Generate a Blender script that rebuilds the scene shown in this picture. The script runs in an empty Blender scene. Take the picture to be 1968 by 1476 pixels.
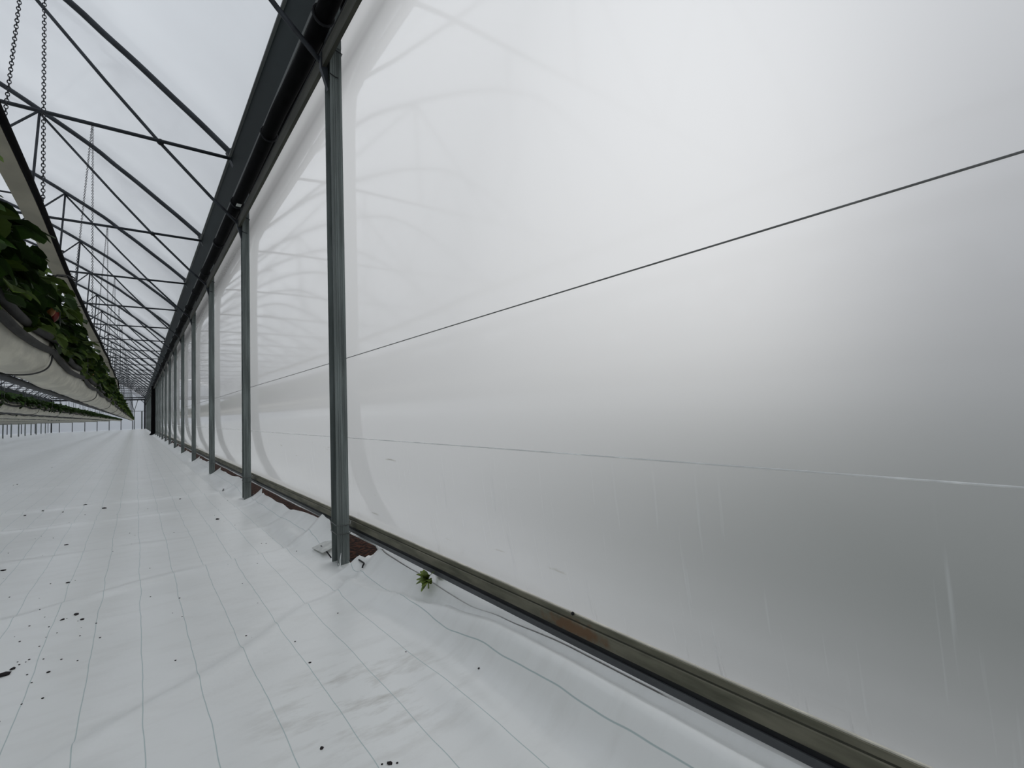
import bpy, bmesh, math, random
from mathutils import Vector, Matrix, noise
random.seed(7)
S = bpy.context.scene
COL = S.collection

# ------------------------------------------------------------------ camera
cam_d = bpy.data.cameras.new('camera'); cam = bpy.data.objects.new('camera', cam_d); COL.objects.link(cam)
cam_d.sensor_fit = 'HORIZONTAL'; cam_d.sensor_width = 36.0; cam_d.lens = 17.1358
cam_d.clip_start = 0.02; cam_d.clip_end = 800
def _cam():
    cx, cy = 984., 738.; VP = (262., 811.5); CP = (2200., 744.)      # vanishing points of wall and of roof ties
    f = math.sqrt(-((VP[0]-cx)*(CP[0]-cx) + (VP[1]-cy)*(CP[1]-cy)))
    a = Vector((VP[0]-cx, VP[1]-cy, f)).normalized(); b = Vector((CP[0]-cx, CP[1]-cy, f)).normalized()
    up = -a.cross(b)
    if up.y > 0: up = -up
    right = Vector((b.x, a.x, up.x)); down = Vector((b.y, a.y, up.y)); fwd = Vector((b.z, a.z, up.z))
    m = Matrix((right, -down, -fwd)).transposed().to_4x4()
    m.translation = Vector((0, 0, 1.125))
    return m
cam.matrix_world = _cam()
S.camera = cam

# ------------------------------------------------------------------ sky (overcast) and exposure
W = bpy.data.worlds.new('overcast'); S.world = W; W.use_nodes = True
nt = W.node_tree; nt.nodes.clear()
wo = nt.nodes.new('ShaderNodeOutputWorld'); bg = nt.nodes.new('ShaderNodeBackground')
tc = nt.nodes.new('ShaderNodeTexCoord'); sx = nt.nodes.new('ShaderNodeSeparateXYZ')
mr = nt.nodes.new('ShaderNodeMapRange'); mr.inputs['From Min'].default_value = 0; mr.inputs['From Max'].default_value = 1
mr.inputs['To Min'].default_value = 0.45; mr.inputs['To Max'].default_value = 2.05
nt.links.new(tc.outputs['Generated'], sx.inputs[0]); pw = nt.nodes.new('ShaderNodeMath'); pw.operation = 'POWER'; pw.use_clamp = True; pw.inputs[1].default_value = 1.8      # overcast sky, brightest overhead
nt.links.new(sx.outputs['Z'], pw.inputs[0]); nt.links.new(pw.outputs[0], mr.inputs['Value'])
bg.inputs['Color'].default_value = (0.925, 0.955, 1.0, 1)
nt.links.new(mr.outputs[0], bg.inputs['Strength']); nt.links.new(bg.outputs[0], wo.inputs[0])
# the sun behind the cloud: a very wide, weak source ahead and to the right, low
sun_d = bpy.data.lights.new('veiled_sun', 'SUN'); sun_d.energy = 0.84; sun_d.angle = math.radians(84); sun_d.color = (1.0, .985, .95)
sun = bpy.data.objects.new('veiled_sun', sun_d); COL.objects.link(sun)
sun.rotation_euler = Vector((.535, .80, .275)).to_track_quat('Z', 'Y').to_euler()
vs = S.view_settings
vs.view_transform = 'Standard'; vs.look = 'None'; vs.exposure = 0.33; vs.gamma = 1.0; vs.use_curve_mapping = False
cy_ = S.cycles
cy_.max_bounces = 12; cy_.diffuse_bounces = 6; cy_.glossy_bounces = 5; cy_.transmission_bounces = 10; cy_.transparent_max_bounces = 12
cy_.use_denoising = True

# ------------------------------------------------------------------ helpers
class MB:
    def __init__(s): s.v = []; s.f = []
    def add(s, vs_, fs):
        o = len(s.v); s.v += [tuple(p) for p in vs_]; s.f += [tuple(i+o for i in q) for q in fs]; return s
    def box(s, x0, x1, y0, y1, z0, z1):
        return s.add([(x0,y0,z0),(x1,y0,z0),(x1,y1,z0),(x0,y1,z0),(x0,y0,z1),(x1,y0,z1),(x1,y1,z1),(x0,y1,z1)],
                     [(0,3,2,1),(4,5,6,7),(0,1,5,4),(1,2,6,5),(2,3,7,6),(3,0,4,7)])
    def tube(s, path, r, n=8, cap=True, closed=False):
        P = [Vector(p) for p in path]; N = len(P); rings = []
        t0 = (P[1]-P[0]).normalized(); u = t0.orthogonal().normalized()
        for i in range(N):
            if closed: t = (P[(i+1) % N]-P[i-1]).normalized()
            else: t = (P[min(i+1, N-1)]-P[max(i-1, 0)]).normalized()
            u = (u - t*u.dot(t)).normalized(); w = t.cross(u)
            ri = r[i] if isinstance(r, (list, tuple)) else r
            rings.append([P[i] + (u*math.cos(2*math.pi*k/n) + w*math.sin(2*math.pi*k/n))*ri for k in range(n)])
        vs_ = [p for q in rings for p in q]; fs = []
        for i in range(N if closed else N-1):
            j = (i+1) % N
            for k in range(n): fs.append((i*n+k, i*n+(k+1) % n, j*n+(k+1) % n, j*n+k))
        if cap and not closed:
            fs.append(tuple(range(n-1, -1, -1))); fs.append(tuple((N-1)*n+k for k in range(n)))
        return s.add(vs_, fs)
    def prism_y(s, prof, ys, off=None, closed=True, cap=True):
        """profile [(x,z)] swept along Y; off(y,i)->(dx,dz)"""
        n = len(prof); vs_ = []; fs = []
        for y in ys:
            for i, (x, z) in enumerate(prof):
                dx, dz = off(y, i) if off else (0, 0); vs_.append((x+dx, y, z+dz))
        m = n if closed else n-1
        for j in range(len(ys)-1):
            for i in range(m):
                k = (i+1) % n; fs.append((j*n+i, (j+1)*n+i, (j+1)*n+k, j*n+k))
        if cap and closed:
            fs.append(tuple(range(n))); fs.append(tuple((len(ys)-1)*n+i for i in range(n-1, -1, -1)))
        return s.add(vs_, fs)
    def prism_z(s, prof, z0, z1):
        n = len(prof); vs_ = [(x, y, z0) for x, y in prof] + [(x, y, z1) for x, y in prof]
        fs = [(i, (i+1) % n, n+(i+1) % n, n+i) for i in range(n)] + [tuple(range(n-1, -1, -1)), tuple(range(n, 2*n))]
        return s.add(vs_, fs)
    def mesh(s, name, mat, smooth=False):
        me = bpy.data.meshes.new(name); me.from_pydata(s.v, [], s.f); me.update()
        if isinstance(mat, (list, tuple)):
            for m in mat: me.materials.append(m)
        else: me.materials.append(mat)
        if smooth:
            for p in me.polygons: p.use_smooth = True
        return me
    def build(s, name, mat, parent=None, smooth=False, loc=None):
        return link(name, s.mesh(name, mat, smooth), parent, loc)
def link(name, me, parent=None, loc=None):
    o = bpy.data.objects.new(name, me); COL.objects.link(o)
    if parent: o.parent = parent
    if loc: o.location = loc
    return o
def tag(o, label=None, cat=None, group=None, kind=None):
    if label: o['label'] = label
    if cat: o['category'] = cat
    if group: o['group'] = group
    if kind: o['kind'] = kind
    return o
def empty(name, loc, label=None, cat=None, group=None):
    o = bpy.data.objects.new(name, None); COL.objects.link(o); o.location = loc; o.empty_display_size = .1
    return tag(o, label, cat, group)
def copy_tree(o, parent=None):
    c = o.copy(); COL.objects.link(c); c.parent = parent
    for ch in [q for q in o.children]: copy_tree(ch, c)
    return c
ONES = ['', 'first','second','third','fourth','fifth','sixth','seventh','eighth','ninth','tenth','eleventh','twelfth','thirteenth',
        'fourteenth','fifteenth','sixteenth','seventeenth','eighteenth','nineteenth']
def ordinal(n):
    if n < 20: return ONES[n]
    t = {2: 'twent', 3: 'thirt'}[n//10]
    return t+'ieth' if n % 10 == 0 else t+'y-'+ONES[n % 10]
def lerp(a, b, t): return a+(b-a)*t
def interp(tab, x):
    if x <= tab[0][0]: return tab[0][1]
    for (x0, y0), (x1, y1) in zip(tab, tab[1:]):
        if x <= x1:
            t = (x-x0)/(x1-x0); t = t*t*(3-2*t); return y0+(y1-y0)*t
    return tab[-1][1]
def catmull(pts, n):
    out = []
    P = [Vector(p) for p in pts]; P = [2*P[0]-P[1]] + P + [2*P[-1]-P[-2]]
    for i in range(1, len(P)-2):
        for k in range(n):
            t = k/n; a, b, c, d = P[i-1], P[i], P[i+1], P[i+2]
            out.append(.5*((2*b)+(c-a)*t+(2*a-5*b+4*c-d)*t*t+(3*b-a-3*c+d)*t**3))
    out.append(P[-2]); return out

# ------------------------------------------------------------------ materials
def new_mat(name):
    m = bpy.data.materials.new(name); m.use_nodes = True; m.node_tree.nodes.clear()
    return m, m.node_tree
def N(nt, t, **kw):
    n = nt.nodes.new(t)
    for k, v in kw.items():
        if hasattr(n, k): setattr(n, k, v)
        else: n.inputs[k].default_value = v
    return n
def pbr(name, col, rough=.5, metal=0., var=.15, scale=8., stretch=(1,1,1), col2=None, thr=(.45,.65), bump=0., spec=.5, sub=None):
    m, nt = new_mat(name); L = nt.links.new
    out = N(nt, 'ShaderNodeOutputMaterial'); p = N(nt, 'ShaderNodeBsdfPrincipled')
    p.inputs['Roughness'].default_value = rough; p.inputs['Metallic'].default_value = metal
    p.inputs['Specular IOR Level'].default_value = spec
    tc = N(nt, 'ShaderNodeTexCoord'); mp = N(nt, 'ShaderNodeMapping'); mp.inputs['Scale'].default_value = stretch
    nz = N(nt, 'ShaderNodeTexNoise'); nz.inputs['Scale'].default_value = scale; nz.inputs['Detail'].default_value = 5
    L(tc.outputs['Object'], mp.inputs[0]); L(mp.outputs[0], nz.inputs['Vector'])
    r = N(nt, 'ShaderNodeValToRGB'); e = r.color_ramp.elements
    c1 = tuple(min(1, c*(1-var)) for c in col); c2 = tuple(min(1, c*(1+var)) for c in col) if col2 is None else col2
    e[0].position, e[1].position = thr; e[0].color = (*c1, 1); e[1].color = (*c2, 1)
    L(nz.outputs['Fac'], r.inputs[0]); L(r.outputs[0], p.inputs['Base Color'])
    if bump:
        b = N(nt, 'ShaderNodeBump'); b.inputs['Strength'].default_value = bump; b.inputs['Distance'].default_value = .01
        L(nz.outputs['Fac'], b.inputs['Height']); L(b.outputs[0], p.inputs['Normal'])
    L(p.outputs[0], out.inputs[0])
    return m

def film(name, tint, gloss_rough, refr, refr_rough, diff, streak=0., dirt=False, fres=1.45, bump_s=.0, bscale=(1,1,1), refr_ior=1.35):
    """greenhouse polythene: light scattered through it, a soft view through it, a sheen at grazing angles"""
    m, nt = new_mat(name); L = nt.links.new
    out = N(nt, 'ShaderNodeOutputMaterial')
    tl = N(nt, 'ShaderNodeBsdfTranslucent'); tl.inputs['Color'].default_value = (*tint, 1)
    df = N(nt, 'ShaderNodeBsdfDiffuse'); df.inputs['Color'].default_value = (*tint, 1)
    rf = N(nt, 'ShaderNodeBsdfRefraction'); rf.inputs['Color'].default_value = (*tint, 1); rf.inputs['Roughness'].default_value = refr_rough
    rf.inputs['IOR'].default_value = refr_ior
    gl = N(nt, 'ShaderNodeBsdfGlossy'); gl.inputs['Roughness'].default_value = gloss_rough; gl.inputs['Color'].default_value = (1, 1, 1, 1)
    m1 = N(nt, 'ShaderNodeMixShader'); m1.inputs[0].default_value = diff
    m2 = N(nt, 'ShaderNodeMixShader')
    lw = N(nt, 'ShaderNodeLayerWeight'); lw.inputs['Blend'].default_value = .5          # a slanting ray crosses more film and scatters more
    lm = N(nt, 'ShaderNodeMapRange'); lm.inputs['From Min'].default_value = .1; lm.inputs['From Max'].default_value = .5
    lm.inputs['To Min'].default_value = min(1, refr*1.25); lm.inputs['To Max'].default_value = refr*.6
    L(lw.outputs['Facing'], lm.inputs['Value']); L(lm.outputs[0], m2.inputs[0])
    m3 = N(nt, 'ShaderNodeMixShader')
    fr = N(nt, 'ShaderNodeFresnel'); fr.inputs['IOR'].default_value = fres
    L(tl.outputs[0], m1.inputs[1]); L(df.outputs[0], m1.inputs[2])
    L(m1.outputs[0], m2.inputs[1]); L(rf.outputs[0], m2.inputs[2])
    L(fr.outputs[0], m3.inputs[0]); L(m2.outputs[0], m3.inputs[1]); L(gl.outputs[0], m3.inputs[2])
    L(m3.outputs[0], out.inputs[0])
    tc = N(nt, 'ShaderNodeTexCoord')
    if bump_s:
        mp = N(nt, 'ShaderNodeMapping'); mp.inputs['Scale'].default_value = bscale
        nz = N(nt, 'ShaderNodeTexNoise'); nz.inputs['Scale'].default_value = 1.0; nz.inputs['Detail'].default_value = 3
        b = N(nt, 'ShaderNodeBump'); b.inputs['Strength'].default_value = bump_s; b.inputs['Distance'].default_value = .02
        L(tc.outputs['Object'], mp.inputs[0]); L(mp.outputs[0], nz.inputs['Vector']); L(nz.outputs['Fac'], b.inputs['Height'])
        L(b.outputs[0], gl.inputs['Normal'])
    if dirt:
        # run-down streaks and a dusty, faintly brown foot: real marks on the film
        sp = N(nt, 'ShaderNodeSeparateXYZ'); L(tc.outputs['Object'], sp.inputs[0])
        mp2 = N(nt, 'ShaderNodeMapping'); mp2.inputs['Scale'].default_value = (1, 55, 2.2)
        n2 = N(nt, 'ShaderNodeTexNoise'); n2.inputs['Scale'].default_value = 1.; n2.inputs['Detail'].default_value = 2
        L(tc.outputs['Object'], mp2.inputs[0]); L(mp2.outputs[0], n2.inputs['Vector'])
        r2 = N(nt, 'ShaderNodeMapRange'); r2.inputs['From Min'].default_value = .64; r2.inputs['From Max'].default_value = .76
        r2.inputs['To Min'].default_value = 0; r2.inputs['To Max'].default_value = .35
        L(n2.outputs['Fac'], r2.inputs['Value'])
        hz = N(nt, 'ShaderNodeMapRange'); hz.inputs['From Min'].default_value = .95; hz.inputs['From Max'].default_value = .7
        L(sp.outputs['Z'], hz.inputs['Value'])
        mu = N(nt, 'ShaderNodeMath', operation='MULTIPLY'); L(r2.outputs[0], mu.inputs[0]); L(hz.outputs[0], mu.inputs[1])
        dd = N(nt, 'ShaderNodeBsdfDiffuse'); dd.inputs['Color'].default_value = (.9, .92, .92, 1)
        m4 = N(nt, 'ShaderNodeMixShader'); L(mu.outputs[0], m4.inputs[0]); L(m2.outputs[0], m4.inputs[1]); L(dd.outputs[0], m4.inputs[2])
        # brown scuff marks
        n3 = N(nt, 'ShaderNodeTexNoise'); n3.inputs['Scale'].default_value = 1.; n3.inputs['Detail'].default_value = 6
        mp3 = N(nt, 'ShaderNodeMapping'); mp3.inputs['Scale'].default_value = (1, 2.2, 26)
        L(tc.outputs['Object'], mp3.inputs[0]); L(mp3.outputs[0], n3.inputs['Vector'])
        r3 = N(nt, 'ShaderNodeMapRange'); r3.inputs['From Min'].default_value = .70; r3.inputs['From Max'].default_value = .75
        r3.inputs['To Max'].default_value = .5
        L(n3.outputs['Fac'], r3.inputs['Value'])
        h3 = N(nt, 'ShaderNodeMapRange'); h3.inputs['From Min'].default_value = .96; h3.inputs['From Max'].default_value = .90
        L(sp.outputs['Z'], h3.inputs['Value'])
        m5f = N(nt, 'ShaderNodeMath', operation='MULTIPLY'); L(r3.outputs[0], m5f.inputs[0]); L(h3.outputs[0], m5f.inputs[1])
        db = N(nt, 'ShaderNodeBsdfDiffuse'); db.inputs['Color'].default_value = (.30, .26, .16, 1)
        m5 = N(nt, 'ShaderNodeMixShader'); L(m5f.outputs[0], m5.inputs[0]); L(m4.outputs[0], m5.inputs[1]); L(db.outputs[0], m5.inputs[2])
        L(m5.outputs[0], m3.inputs[1])
    return m

M = {}
M['film_wall'] = film('film_wall', (.64, .64, .643), .065, .62, .80, .12, dirt=True, fres=1.40)
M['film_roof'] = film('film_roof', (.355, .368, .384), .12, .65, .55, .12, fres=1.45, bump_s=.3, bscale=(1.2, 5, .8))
M['film_end'] = film('film_end', (.47, .50, .55), .2, .2, .5, .1)
M['film_side'] = film('film_side', (.72, .73, .74), .2, .2, .5, .1)
M['galv'] = pbr('galvanised_steel', (.175, .20, .192), .5, .2, .22, 3., (6, 6, .5))
M['tube'] = pbr('steel_tube', (.036, .042, .050), .5, .3, .2, 5.)
M['gutter'] = pbr('gutter_steel', (.011, .018, .019), .6, 0, .2, 2., (1, .3, 1), spec=.2)
M['lip'] = pbr('gutter_lip_steel', (.11, .12, .115), .5, .1, .18, 2., (1, .3, 1))
M['black'] = pbr('black_fabric', (.0025, .0025, .003), .9, 0, .3, 6., spec=.1)
M['rubber'] = pbr('black_rubber', (.012, .013, .015), .6, 0, .2, 6., spec=.25)

M['rail_top'] = pbr('dull_olive_rail', (.058, .058, .046), .65, 0, .2, 3., (2, .6, 4), spec=.2)  # darker copy of the olive rail, shade put into its colour
M['rail_dark'] = pbr('dirty_rail_groove', (.03, .03, .018), .8)  # darker olive for the rail groove
M['rail_low'] = pbr('grey_rail_edge', (.075, .08, .085), .5, .1, .15, 4.)
M['edge_white'] = pbr('film_edge', (.52, .50, .42), .5)
M['white_film'] = film('white_skirt_film', (.90, .92, .93), .3, .0, .5, .35)
M['wire'] = pbr('dark_wire', (.16, .165, .16), .5, .3, .1)
M['cord_white'] = pbr('white_cord', (.85, .86, .85), .5)
M['tie_wire'] = pbr('tie_wire', (.14, .15, .145), .4, .5)
M['chain'] = pbr('chain_steel', (.03, .034, .04), .5, .3)
M['bar'] = pbr('beige_bar', (.38, .35, .275), .6, 0, .12, 5., (1, .4, 1))
M['bag'] = pbr('white_trough_film', (.47, .45, .37), .55, 0, .15, 4., (3, 1, 3), bump=.8)
M['sleeve'] = pbr('grey_hose', (.024, .023, .021), .7, 0, .35, 5., spec=.15)
M['sub'] = pbr('substrate', (.012, .010, .008), .9)
M['pipe'] = pbr('slate_pipe', (.026, .030, .036), .6, spec=.2)
M['leaf'] = pbr('strawberry_leaf', (.024, .055, .007), .7, 0, .5, 9., spec=.12)
M['leaf2'] = pbr('strawberry_leaf_light', (.075, .125, .014), .7, 0, .45, 9., spec=.15)
M['stem'] = pbr('stem', (.045, .06, .02), .6)
M['red'] = pbr('ripe_berry', (.16, .010, .004), .5, 0, .3, 30.)
M['orange'] = pbr('turning_berry', (.22, .085, .012), .5, 0, .3, 20.)
M['weed'] = pbr('weed_leaf', (.15, .21, .03), .6, 0, .35, 40.)
M['soil'] = pbr('brown_soil', (.009, .005, .004), .95, 0, .5, 30., col2=(.036, .014, .008), bump=.6, spec=.03)
M['crumb'] = pbr('dark_soil_crumb', (.015, .010, .010), .95, 0, .4, 30.)
M['grass'] = pbr('outdoor_grass', (.032, .045, .034), .95, 0, .3, .8)
M['plate'] = pbr('pale_plate', (.62, .63, .60), .6, 0, .12, 14.)

def rail_mat():
    m = pbr('algae_stained_rail', (.11, .11, .072), .65, .05, .3, 3., (2, 1.2, 8), col2=(.19, .18, .13), thr=(.35, .7)); nt = m.node_tree; L = nt.links.new
    p = [n for n in nt.nodes if n.type == 'BSDF_PRINCIPLED'][0]; r = [n for n in nt.nodes if n.type == 'VALTORGB'][0]; tc = [n for n in nt.nodes if n.type == 'TEX_COORD'][0]
    mp = N(nt, 'ShaderNodeMapping'); mp.inputs['Scale'].default_value = (0, 1, 6); mp.inputs['Location'].default_value = (0, -7.60, 0)
    ln = N(nt, 'ShaderNodeVectorMath', operation='LENGTH'); L(tc.outputs['Object'], mp.inputs[0]); L(mp.outputs[0], ln.inputs[0])
    nz = N(nt, 'ShaderNodeTexNoise'); nz.inputs['Scale'].default_value = 26.; nz.inputs['Detail'].default_value = 6; L(tc.outputs['Object'], nz.inputs['Vector'])
    a = N(nt, 'ShaderNodeMath', operation='MULTIPLY_ADD'); a.inputs[1].default_value = -.30; L(nz.outputs['Fac'], a.inputs[0]); L(ln.outputs['Value'], a.inputs[2])
    g = N(nt, 'ShaderNodeMapRange'); g.inputs['From Min'].default_value = .05; g.inputs['From Max'].default_value = -.06; g.inputs['To Max'].default_value = .85; L(a.outputs[0], g.inputs['Value'])
    mx = N(nt, 'ShaderNodeMixRGB'); mx.inputs[2].default_value = (.13, .062, .022, 1); L(g.outputs[0], mx.inputs[0]); L(r.outputs[0], mx.inputs[1]); L(mx.outputs[0], p.inputs['Base Color'])
    return m
M['rail'] = rail_mat()

def floor_mat():
    m, nt = new_mat('woven_white_sheet'); L = nt.links.new
    out = N(nt, 'ShaderNodeOutputMaterial'); p = N(nt, 'ShaderNodeBsdfPrincipled'); p.inputs['Roughness'].default_value = .30
    p.inputs['Specular IOR Level'].default_value = .7
    tc = N(nt, 'ShaderNodeTexCoord'); sp = N(nt, 'ShaderNodeSeparateXYZ'); L(tc.outputs['Object'], sp.inputs[0])
    # wobbling guide lines woven every 197 mm
    mp = N(nt, 'ShaderNodeMapping'); mp.inputs['Scale'].default_value = (.5, 1.0, 1)
    nz = N(nt, 'ShaderNodeTexNoise'); nz.inputs['Scale'].default_value = 1.; nz.inputs['Detail'].default_value = 3; nz.inputs['Roughness'].default_value = .6
    L(tc.outputs['Object'], mp.inputs[0]); L(mp.outputs[0], nz.inputs['Vector'])
    a = N(nt, 'ShaderNodeMath', operation='MULTIPLY_ADD'); a.inputs[1].default_value = .05; L(nz.outputs['Fac'], a.inputs[0]); L(sp.outputs['X'], a.inputs[2])
    b = N(nt, 'ShaderNodeMath', operation='ADD'); b.inputs[1].default_value = -.025-.025+.0985; L(a.outputs[0], b.inputs[0])
    c = N(nt, 'ShaderNodeMath', operation='DIVIDE'); c.inputs[1].default_value = .197; L(b.outputs[0], c.inputs[0])
    d = N(nt, 'ShaderNodeMath', operation='FRACT'); L(c.outputs[0], d.inputs[0])
    e = N(nt, 'ShaderNodeMath', operation='SUBTRACT'); e.inputs[1].default_value = .5; L(d.outputs[0], e.inputs[0])
    f = N(nt, 'ShaderNodeMath', operation='ABSOLUTE'); L(e.outputs[0], f.inputs[0])
    g = N(nt, 'ShaderNodeMapRange'); g.inputs['From Min'].default_value = .012; g.inputs['From Max'].default_value = .005; L(f.outputs[0], g.inputs['Value'])
    # base mottling and brown smears
    n2 = N(nt, 'ShaderNodeTexNoise'); n2.inputs['Scale'].default_value = 1.3; n2.inputs['Detail'].default_value = 4; L(tc.outputs['Object'], n2.inputs['Vector'])
    r = N(nt, 'ShaderNodeValToRGB'); r.color_ramp.elements[0].position = .3; r.color_ramp.elements[1].position = .7
    r.color_ramp.elements[0].color = (.85, .86, .835, 1); r.color_ramp.elements[1].color = (.89, .90, .88, 1); L(n2.outputs['Fac'], r.inputs[0])
    # smear patch around (.75, 2.0), and weak smears elsewhere
    mp3 = N(nt, 'ShaderNodeMapping'); mp3.inputs['Scale'].default_value = (3.2, 9, 1); mp3.inputs['Rotation'].default_value = (0, 0, -.35)
    n3 = N(nt, 'ShaderNodeTexNoise'); n3.inputs['Scale'].default_value = 1.; n3.inputs['Detail'].default_value = 7; n3.inputs['Roughness'].default_value = .65
    L(tc.outputs['Object'], mp3.inputs[0]); L(mp3.outputs[0], n3.inputs['Vector'])
    r3 = N(nt, 'ShaderNodeMapRange'); r3.inputs['From Min'].default_value = .48; r3.inputs['From Max'].default_value = .74; L(n3.outputs['Fac'], r3.inputs['Value'])
    vm = N(nt, 'ShaderNodeVectorMath', operation='DISTANCE'); vm.inputs[1].default_value = (.74, 1.98, 0); L(tc.outputs['Object'], vm.inputs[0])
    rd = N(nt, 'ShaderNodeMapRange'); rd.inputs['From Min'].default_value = .46; rd.inputs['From Max'].default_value = .1
    rd.inputs['To Min'].default_value = .12; rd.inputs['To Max'].default_value = 1.0; L(vm.outputs['Value'], rd.inputs['Value'])
    mu = N(nt, 'ShaderNodeMath', operation='MULTIPLY'); L(r3.outputs[0], mu.inputs[0]); L(rd.outputs[0], mu.inputs[1])
    mx = N(nt, 'ShaderNodeMixRGB'); mx.inputs[2].default_value = (.40, .38, .33, 1); L(mu.outputs[0], mx.inputs[0]); L(r.outputs[0], mx.inputs[1])
    ml = N(nt, 'ShaderNodeMixRGB'); ml.inputs[2].default_value = (.42, .52, .51, 1)
    gg = N(nt, 'ShaderNodeMath', operation='MULTIPLY'); gg.inputs[1].default_value = .85; L(g.outputs[0], gg.inputs[0])
    L(gg.outputs[0], ml.inputs[0]); L(mx.outputs[0], ml.inputs[1]); L(ml.outputs[0], p.inputs['Base Color'])
    n4 = N(nt, 'ShaderNodeTexNoise'); n4.inputs['Scale'].default_value = 5.; n4.inputs['Detail'].default_value = 4; L(tc.outputs['Object'], n4.inputs['Vector'])
    bu = N(nt, 'ShaderNodeBump'); bu.inputs['Strength'].default_value = .25; bu.inputs['Distance'].default_value = .02; L(n4.outputs['Fac'], bu.inputs['Height'])
    L(bu.outputs[0], p.inputs['Normal']); L(p.outputs[0], out.inputs[0])
    return m
M['floor'] = floor_mat()

# ------------------------------------------------------------------ dimensions
Y1 = 3.81; BAY = 4.0; K0, K1 = -2, 23                 # trusses and posts at Y1 + BAY*k
YS, YE = -6.2, 99.5                                   # house from back wall to far wall
XG = 1.30; SPAN = 11.5; XA = XG-SPAN/2; XL = XG-SPAN   # gutter line, apex, next gutter line
TRUSS_Y = [Y1+BAY*k for k in range(K0, K1+1)]

# ------------------------------------------------------------------ floor sheet
EDGE_Z = [(-3, .19), (.88, .19), (1.4, .186), (1.88, .162), (2.17, .136), (2.8, .162), (3.3, .178), (3.45, .125), (3.6, .045), (3.70, .012), (3.9, .01), (4.15, .12), (4.4, .225), (4.9, .205), (5.7, .18), (6.6, .18), (7.15, .17)]
EDGE_X = [(-3, 1.3445), (2.0, 1.3445), (2.6, 1.342), (3.3, 1.343), (3.45, 1.318), (3.6, 1.293), (3.70, 1.284), (3.9, 1.284), (4.2, 1.30), (4.4, 1.336), (4.8, 1.325), (5.7, 1.30), (6.9, 1.30), (7.2, 1.31)]
def edge(tab, y):
    if y <= 7.15: return interp(tab, y)
    r = (y-7.15) % BAY + 3.15                        # repeats bay after bay
    v = interp(tab, max(r, 3.15))
    if r < 3.3: v = lerp(interp(tab, 7.15), interp(tab, 3.3), (r-3.15)/.15)
    return v
CREASE = [([(-2, 4.0), (-.55, 4.107), (-.24, 4.243), (.12, 4.42), (.5, 4.467), (.8, 4.47), (1.24, 4.566), (1.4, 4.6)], .012, .07),
          ([(-.3, 2.25), (.236, 2.601), (.42, 2.745), (.6, 2.927), (.78, 3.10), (.96, 3.14), (1.2, 3.3)], .010, .05),
          ([(-2, 9.1), (-.18, 8.92), (.17, 8.87), (1.3, 8.7)], .012, .09),
          ([(-2, 7.6), (.43, 7.36), (.55, 7.226), (1.3, 7.0)], .009, .07),
          ([(-2, 5.9), (.2, 5.7), (1.3, 5.5)], .006, .07), ([(-2, 12.2), (1.3, 12.0)], .010, .12)]
def crease_y(tab, x):
    for (x0, y0), (x1, y1) in zip(tab, tab[1:]):
        if x <= x1: return lerp(y0, y1, (x-x0)/(x1-x0))
    return tab[-1][1]
RIDGE = [(3.50, 1.09, .0), (3.36, 1.10, .035), (3.05, 1.125, .060), (2.6, 1.225, .092), (2.2, 1.285, .135), (1.8, 1.283, .180), (1.3, 1.275, .198), (.6, 1.27, .200), (-7, 1.27, .200)]
def fold_z(x, y, xe, e):
    xr, zc = RIDGE[-1][1:]
    for (y0, x0, z0), (y1, x1, z1) in zip(RIDGE, RIDGE[1:]):
        if y1 <= y <= y0:
            k = (y-y0)/(y1-y0); k = k*k*(3-2*k); xr = lerp(x0, x1, k); zc = lerp(z0, z1, k); break
    if x <= xr:
        d = xr-x; w = lerp(.06, .115, min(1, zc/.2))
        z = zc*math.exp(-(d/w)**1.6)
        z += .034*math.exp(-((d-.27)/.09)**2)*min(1, max(0, (2.5-y)/.9))*(.7+.5*noise.noise((x*3, y*1.4, 0)))
    else:
        k = min(1, (x-xr)/max(.01, xe-xr)); dip = .042 if y > 2.2 else lerp(.028, .042, max(0, (y-1.8)/.4))
        z = lerp(zc, e, k*k*(3-2*k)) - dip*math.sin(math.pi*k)
    return z
def sheet_z(x, y, t):
    z = .006*noise.noise((x*1.7, y*1.1, 3.1)) + .004*noise.noise((x*4.5, y*3.1, 8.2))
    for tab, hgt, w in CREASE:
        d = y-crease_y(tab, x)
        if abs(d) < .5:
            z += 2.6*hgt*(math.exp(-(d/w)**2) - .5*math.exp(-((d-1.6*w)/w)**2)) * (.6+.5*noise.noise((x*2.3, y, 1.)))
    wf = min(1, max(0, (3.62-y)/.32))
    e = edge(EDGE_Z, y)
    if wf > 0 and x > .6: z += wf*fold_z(x, y, edge(EDGE_X, y), e)
    if wf < 1 and t > 0:                             # the bank at the foot of the wall, bay after bay
        b_ = e*t**1.7 + .010*t*noise.noise((x*9, y*3.0, 5.))
        r = (y-Y1) % BAY
        b_ += .030*t*math.sin(r*4.1+1)*noise.noise((y*1.3, 2, x*3)) + .045*math.exp(-((x-1.12)/.06)**2)*max(0, noise.noise((y*.9, 7.7, 0)))
        z += (1-wf)*b_
    return z
xs = [-22 + 1.0*i for i in range(20)] + [-2 + .1*i for i in range(10)] + [-1 + .05*i for i in range(36)]
xs = [x for x in xs if x < .79] + [.80]
TN = 26
ys = []
y = YS
while y < YE:
    ys.append(y); y += .12 if y < 0 else (.045 if y < 9.5 else (.10 if y < 20 else (.4 if y < 50 else 1.2)))
ys.append(YE)
V = []; F = []; nc = len(xs)+TN
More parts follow.
